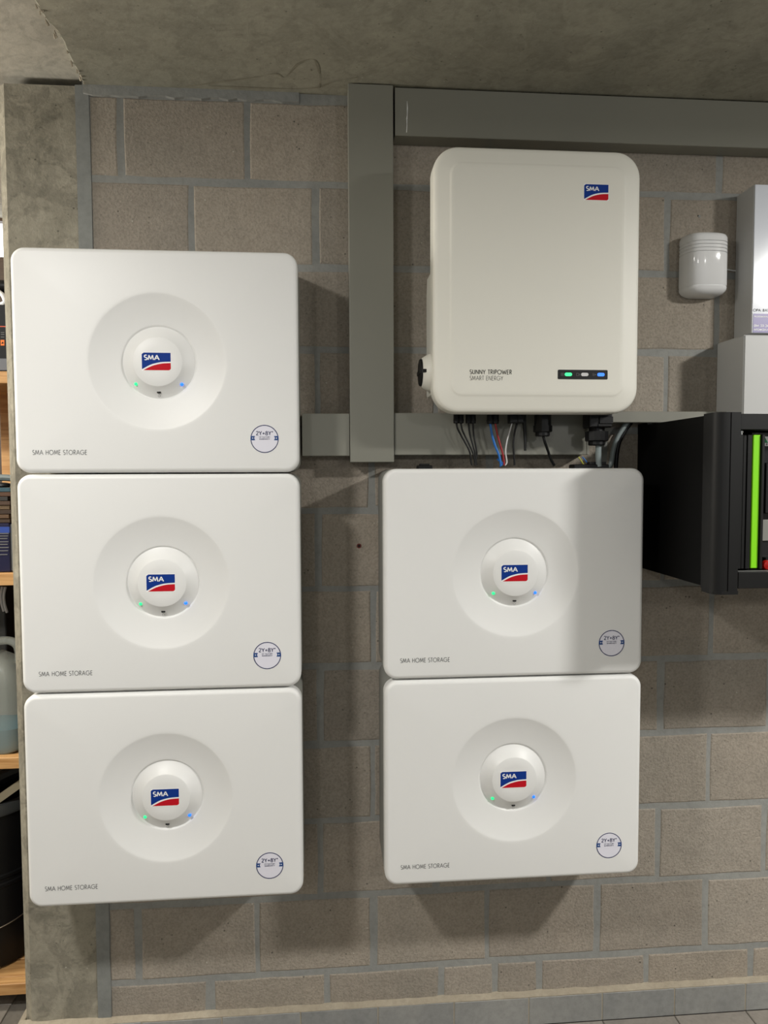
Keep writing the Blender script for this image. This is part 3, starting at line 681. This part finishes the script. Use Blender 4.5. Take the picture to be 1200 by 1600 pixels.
def post(x0_, x1_, mirror):
    P = [(0, .052), (0, .018), (.003, .009), (.009, .003), (.018, .0005), (.030, 0), (.0305, .002), (.0320, .002), (.0325, 0), (.0530, 0), (.0535, .052)]
    pts = [((x0_+a) if not mirror else (x1_-a), CY+b) for a, b in P]
    m = MB(); m.loft([[(x, y, z) for x, y in pts] for z in (CBm-.001, CT)], 0, True, True); return m.build('corner_post', M_cabblk, cb, True, 30)
post(CX0-.001, 0, False); post(0, CX1+.001, True)
m = MB(); P = [(0, .05), (0, .018), (.003, .009), (.009, .003), (.018, .0), (.054, 0), (.054, .05)]
m.loft([[(CX0-.001+a, CY+b-.001, z) for a, b in P] for z in (CBm-.008, CBm-.001)], 0, True, True); m.build('foot', M_cabblk, cb)
m = MB(); m.box(CX0+.054, CX1-.054, CY+.004, CY+.05, .0885, CT-.003, bev=.001); m.build('top_rail', M_cabblk, cb)
m = MB(); m.box(CX0+.054, CX1-.054, CY+.001, CY+.05, CBm+.004, -.2105, bev=.001); m.build('bottom_rail', M_cabblk, cb)
m = MB(); m.box(CX0+.055, CX1-.055, CY+.008, CY+.010, -.2095, -.2080); m.build('steel_lip', M_steel, cb)
# fluted profile and lime strip
dr = MB(); 
for k, (a, b) in enumerate(((.0555, .0600), (.0615, .0690), (.0705, .0775), (.0785, .0885))):
    dr.box(CX0+a, CX0+b, CY+.020-.002*(k % 2), CY+.034, -.206, .0790, bev=.001)
dr.box(CX0+.055, CX0+.112, CY+.026, CY+.040, -.2055, .0785)
dr.build('fluted_profile', M_cabblk, cb)
m = MB(); m.box(CX0+.0905, CX0+.1055, CY+.0165, CY+.0265, -.2045, .0782, bev=.001); m.build('green_strip', M_lime, cb)
m = MB(); m.box(CX0+.107, CX0+.1130, CY+.012, CY+.034, -.206, .0790, bev=.001); m.build('door_edge', M_cabblk, cb)
m = MB(); m.tube([(CX0+.063, CY+.016, .0785), (CX0+.063, CY+.016, .0865)], .0022, 8); m.tube([(CX0+.063, CY+.016, .0835), (CX0+.063, CY+.016, .0850)], .0038, 8); m.build('hinge_pin', M_steel, cb)
m = MB(); m.box(CX0+.113, CX1-.060, CY+.060, CY+.064, -.206, .0850); m.build('inner_panel', M_glass, cb)
Yi = CY+.0585
m = MB(); a = at(1188.5, 682, Yi); b = at(1200, 697, Yi); m.loft([rrz(a.x, a.x+.035, b.z, a.z, .002, 3, y) for y in (CY+.0605, Yi)], 0, False, True); wd_ = m.build('white_sticker', M_lw, cb)
m = MB(); m.poly([(a.x+.003, Yi-.0004, b.z+.007), (a.x+.017, Yi-.0004, b.z+.007), (a.x+.010, Yi-.0004, a.z-.002)]); m.build('green_triangle', mat('emblem_green', srgb(20, 140, 80), .5), wd_)
m = MB(); text(m, '4', a.x+.0125, b.z+.0015, Yi-.0004, .005, .2); m.build('sticker_lettering', M_ltrd, wd_)
m = MB(); a = at(1187, 812, Yi); b = at(1200, 845, Yi); m.box(a.x, a.x+.13, Yi-.003, Yi+.002, b.z, a.z, bev=.001); m.build('reflection_plate', M_alu, cb)  # grey plate imitates a reflection in the dark glass
m = MB(); a = at(1188, 870, Yi); m.box(a.x, a.x+.12, Yi-.02, Yi+.002, -.203, a.z, bev=.001); md = m.build('switch_module', M_black, cb)
a = at(1197, 883, Yi-.022); m = MB(); m.loft([disc(a.x, a.z, r_, y, 16) for r_, y in ((.011, Yi-.020), (.011, Yi-.025), (.0085, Yi-.028), (.003, Yi-.029))], 0, False, True); m.build('red_knob', mat('red_knob_plastic', srgb(170, 20, 14), .25), md, True, 40)
m = MB(); a = at(1190, 760, Yi); m.box(a.x, a.x+.12, Yi-.015, Yi+.002, -.090, .02, bev=.002); m.build('breaker_row', M_cabblk, cb)

# ------------------------------------------------------------------ wooden shelf beyond the pillar
XR = -.776; YS = .15; XS = -1.42; YD = .56
sh = empty('wooden_shelf', -1.1, .3, ZF, 'pine wood storage shelf standing beyond the pillar at left', 'shelf')
levels = [(.238, .269), (-.292, -.260), (-.786, -.755), (-1.413, -1.381)]
for z0_, z1_ in levels:
    m = MB(); m.box(XS+.03, XR, YS, YS+.03, z0_, z1_, bev=.0015); bd = m.build('shelf_board', M_wood, sh)
    for k in range(5):
        y0_ = YS+.034+k*.075
        m = MB(); m.box(XS+.03, XR-.002, y0_, y0_+.068, z1_-.020, z1_-.002, bev=.001); m.build('slat', M_wood, bd)
for x0_, y0_ in ((at(1, 680, YD-.01).x, YD-.01), (-1.42, YS), (-1.42, YD-.01)):
    m = MB(); m.box(x0_, x0_+.018 if x0_ > -1 else x0_+.03, y0_, y0_+.03, ZF+.002, .43 if x0_ < -1 else .205, bev=.001); m.build('post', M_wood, sh)
for x0_ in (-.8,):
    m = MB(); m.box(XR-.026, XR, YS+.032, YS+.06, ZF+.002, -1.414); m.build('foot', M_woodd, sh)
m = MB(); m.box(-.90, -.62, .62, .64, ZF+.002, .9, bev=.002); tag(m.build('dark_wooden_panel', M_woodd), 'dark wooden panel standing behind the shelf', 'panel')

SZ = [z for _, z in levels]
# top shelf items
t = empty('black_box', -.93, .26, SZ[0], 'black packaging box with orange label, on the uppermost shelf board', 'box')
xb = at(8.6, 540, .17).x+.004
m = MB(); m.box(-1.02, xb, .172, .30, SZ[0]+.001, SZ[0]+.176, bev=.002); m.build('carton', M_black, t)
m = MB(); m.box(-1.02, xb+.0008, .1712, .19, SZ[0]+.006, SZ[0]+.036); m.build('grey_band', mat('carton_grey', srgb(108, 110, 116), .4), t)
m = MB(); m.box(-1.02, xb+.0008, .1712, .19, SZ[0]+.118, SZ[0]+.1205); m.build('orange_line', mat('carton_orange_line', srgb(205, 84, 50), .5), t)
m = MB(); a = at(0.8, 531, .1708); b = at(7, 540, .1708); m.box(a.x, b.x, .1706, .1725, b.z, a.z); hl = m.build('orange_label', mat('carton_orange', srgb(238, 120, 30), .5), t)
m = MB(); cx, cz = (a.x+b.x)/2, (a.z+b.z)/2; m.poly([(cx-.003, .1703, cz-.003), (cx+.003, .1703, cz-.002), (cx+.001, .1703, cz+.003), (cx-.001, .1703, cz+.001)]); m.build('label_mark', M_gap, hl)
m = MB()
for v in (519, 522, 526): a = at(1, v, .17); b = at(6.5, v+1, .17); m.box(a.x, b.x, .1708, .1725, b.z, a.z)
tag(m.build('print_line', M_ltr, t), kind='stuff')
zt = SZ[0]+.177
m = MB(); m.tube(spline([(-.90, .21, zt+.006), (-.865, .205, zt+.004), (-.838, .20, zt+.010), (-.842, .20, zt+.030), (-.862, .205, zt+.044)], 5), .006, 10); tag(m.build('clothes_hanger', M_lw, None, True), 'curved white plastic hanger lying on top of the black box', 'hanger')
m = MB(); m.tube(spline([(-.95, .24, zt+.022), (-.89, .24, zt+.05), (-.85, .235, zt+.062), (-.825, .235, zt+.045)], 5), [.02, .02, .019, .018, .018, .018, .018, .018, .018, .017, .016, .015, .014, .013, .01, .008], 12); tag(m.build('black_strap', M_black, None, True), 'black padded strap bunched above the black box', 'strap')

# second board: dark blue box, slim silver pack, magazines
t = empty('dark_blue_box', -.93, .24, SZ[1], 'dark blue box with lines of pale print on the second shelf board', 'box')
xb = at(14.5, 850, .17).x
m = MB(); m.box(-1.03, xb, .172, .29, SZ[1]+.001, SZ[1]+.131, bev=.002); m.build('carton', mat('navy_carton', srgb(24, 24, 58), .4), t)
m = MB(); m.box(-1.03, xb+.0006, .1712, .18, SZ[1]+.106, SZ[1]+.122); m.build('blue_band', mat('carton_blue', srgb(52, 78, 158), .4), t)
m = MB()
for k, v in enumerate((833, 837, 841, 846, 850, 855, 860, 866)):
    a = at(0, v, .17); b = at(13.3-(k*37 % 5)*.5, v+1.2, .17); m.box(a.x-.02, b.x, .1708, .1725, b.z, a.z)
tag(m.build('print_line', M_ltr, t), kind='stuff')
m = MB(); m.box(at(15.2, 850, .18).x, XR-.008, .180, .25, SZ[1]+.001, SZ[1]+.128, bev=.003); tag(m.build('silver_pack', mat('silver_foil', srgb(150, 152, 150), .3, .3)), 'slim silver pack standing beside the dark blue box', 'pack')
zt = SZ[1]+.132
cols = [srgb(70, 52, 36), srgb(96, 72, 50), srgb(60, 44, 32), srgb(104, 84, 60), srgb(78, 58, 44), srgb(52, 50, 48), srgb(88, 60, 42), srgb(52, 84, 96)]
cnm = ['brown', 'tan', 'dark brown', 'light tan', 'reddish brown', 'charcoal', 'rust brown', 'teal']
pos_ = ['lowest of the stack', 'second from the bottom', 'third from the bottom', 'fourth from the bottom', 'fourth from the top', 'third from the top', 'second from the top', 'topmost of the stack']
for k in range(8):
    th = .0118; m = MB(); dx = random.uniform(-.006, .002)
    m.box(-1.02+dx, -.83+dx, .176+random.uniform(0, .004), .30, zt, zt+th-.0008, bev=.0012); mg = m.build('magazine', mat('magazine_cover', cols[k], .5))
    tag(mg, '%s covered magazine on the dark blue box, %s' % (cnm[k], pos_[k]), 'magazine', 'magazines stacked on the dark blue box'); zt += th
m = MB(); m.loft([[(-.862+.030*math.cos(2*PI*k/18)*q, .20+.02*math.sin(2*PI*k/18)*q, z) for k in range(18)] for q, z in ((.7, zt+.0005), (1, zt+.004), (.9, zt+.010), (.4, zt+.013))], 0, True, True)
tag(m.build('black_pouch', M_black, None, True), 'small oval black pouch on top of the magazines', 'pouch')
m = MB(); m.tube(spline([(-.93, .225, zt+.02), (-.88, .23, zt+.026), (-.84, .235, zt+.024)], 4), .009, 8); tag(m.build('grey_roll', M_cgrey, None, True), 'thin grey roll lying behind the black pouch', 'roll')

# third board: jerrycan, dark case, white hoses
xj = at(29, 1060, .19).x; zj = SZ[2]+.001; xl_ = xj-.20
t = empty('jerrycan', xj-.1, .24, SZ[2], 'translucent white jerrycan a quarter full of blue liquid on the third shelf board', 'jerrycan')
M_jc = mat('translucent_polyethylene', srgb(196, 200, 190), .35); M_jc.node_tree.nodes['Principled BSDF'].inputs['Alpha'].default_value = .34
M_liq = mat('blue_liquid', srgb(38, 98, 116), .15)
def jl(z, i_, r_=.03): return rr(xl_+i_, xj-i_, .17+i_*.5, .305-i_*.5, r_, 5, z)
m = MB(); m.loft([jl(zj, .008), jl(zj+.006, .001), jl(zj+.02, 0), jl(zj+.18, 0), jl(zj+.215, .004), jl(zj+.245, .028), jl(zj+.262, .06, .02)], 0, True, True); m.build('bottle_body', M_jc, t, True, 50)
m = MB(); m.loft([jl(zj+.001, .0085), jl(zj+.007, .0015), jl(zj+.066, .0010)], 0, True, True); m.build('liquid', M_liq, t, True, 50)
m = MB(); m.tube(spline([(xj-.135, .235, zj+.255), (xj-.10, .235, zj+.288), (xj-.045, .235, zj+.297), (xj-.018, .235, zj+.280), (xj-.014, .235, zj+.235)], 6), .0115, 10); m.build('handle', M_jc, t, True)
m = MB(); m.tube([(xj-.155, .235, zj+.25), (xj-.155, .235, zj+.285)], .02, 14); m.build('cap', M_lw, t, True, 40)
m = MB(); m.box(-1.15, at(9, 980, .36).x, .36, .44, SZ[2]+.001, SZ[2]+.46, bev=.006); tag(m.build('dark_case', mat('dark_grey_case', srgb(62, 62, 60), .4)), 'dark grey case standing behind the jerrycan', 'case')
for k, (u, dv, lb) in enumerate(((2, 0, 'left of two thin white hoses hanging over the dark case'), (7, 2, 'right of two thin white hoses hanging over the dark case'))):
    P = [at(u+1.5, 917, .33), at(u-1, 930, .33), at(u, 941+dv, .33), at(u+4, 955+dv, .335)]
    m = MB(); m.tube(spline(P, 5), .0038, 8); tag(m.build('white_hose', M_cwhite, None, True), lb, 'hose', None)

# lowest board: red crate, bucket with things in it
m = MB(); m.box(-1.16, -.79, .508, .542, SZ[3]+.001, SZ[2]-.06, bev=.004); tag(m.build('red_crate', mat('red_plastic', srgb(150, 16, 20), .4)), 'red plastic crate at the back of the lowest shelf board', 'crate')
bx, by, br = -1.0, .332, .166
t = empty('black_bucket', bx, by, SZ[3], 'large round black bucket with grey rim on the lowest shelf board', 'bucket')
def cl(z, r_, n=64): return [(bx+r_*math.cos(2*PI*k/n), by+r_*.98*math.sin(2*PI*k/n), z) for k in range(n)]
zb = SZ[3]+.001
m = MB(); prof = [(0, br-.022), (.004, br-.016), (.02, br-.013), (.085, br-.009), (.20, br-.004), (.235, br-.002), (.238, br+.001), (.246, br+.001), (.249, br-.002), (.259, br-.002), (.262, br+.001), (.270, br+.001), (.273, br-.002), (.43, br), (.455, br)]
m.loft([cl(zb+z, r_) for z, r_ in prof]+[cl(zb+.455, br-.006), cl(zb+.02, br-.022)], 0, True, True); m.build('bucket_shell', M_black, t, True, 40)
m = MB(); m.loft([cl(zb+.445, br), cl(zb+.440, br+.006), cl(zb+.450, br+.009), cl(zb+.470, br+.006), cl(zb+.472, br-.008), cl(zb+.455, br-.007)], 0); m.build('rim', mat('bucket_rim', srgb(64, 66, 66), .35), t, True, 60)
m = MB(); m.tube([(bx+math.cos(a)*(br-.002), by+math.sin(a)*(br-.004), zb+.150+.03*math.sin(a)) for a in [-PI+PI*k/24*1.0 for k in range(25)]], .0014, 6); m.build('wire_handle', M_steel, t, True)
m = MB(); P = [(-1.02, .34, zb+.44), (-.93, .30, zb+.50), (-.87, .29, zb+.53), (-.82, .27, zb+.548)]; m.tube(spline([Vector(p)+Vector((0, 0, .01)) for p in P], 4), .022, 10); tag(m.build('black_hose', M_black, None, True), 'thick black hose sticking out of the bucket', 'hose')
m = MB(); a = Vector((-.98, .215, zb+.43)); b = Vector((-.80, .215, zb+.555)); n_ = Vector((-(b-a).z, 0, (b-a).x)).normalized()*.010
m.loft([[tuple(a+n_+Vector((0, -.006, 0))), tuple(b+n_+Vector((0, -.006, 0))), tuple(b-n_+Vector((0, -.006, 0))), tuple(a-n_+Vector((0, -.006, 0)))], [tuple(a+n_+Vector((0, .006, 0))), tuple(b+n_+Vector((0, .006, 0))), tuple(b-n_+Vector((0, .006, 0))), tuple(a-n_+Vector((0, .006, 0)))]], 0, True, True)
tag(m.build('wooden_batten', mat('pale_batten', srgb(150, 140, 116), .6)), 'pale flat batten leaning across the black bucket', 'batten')
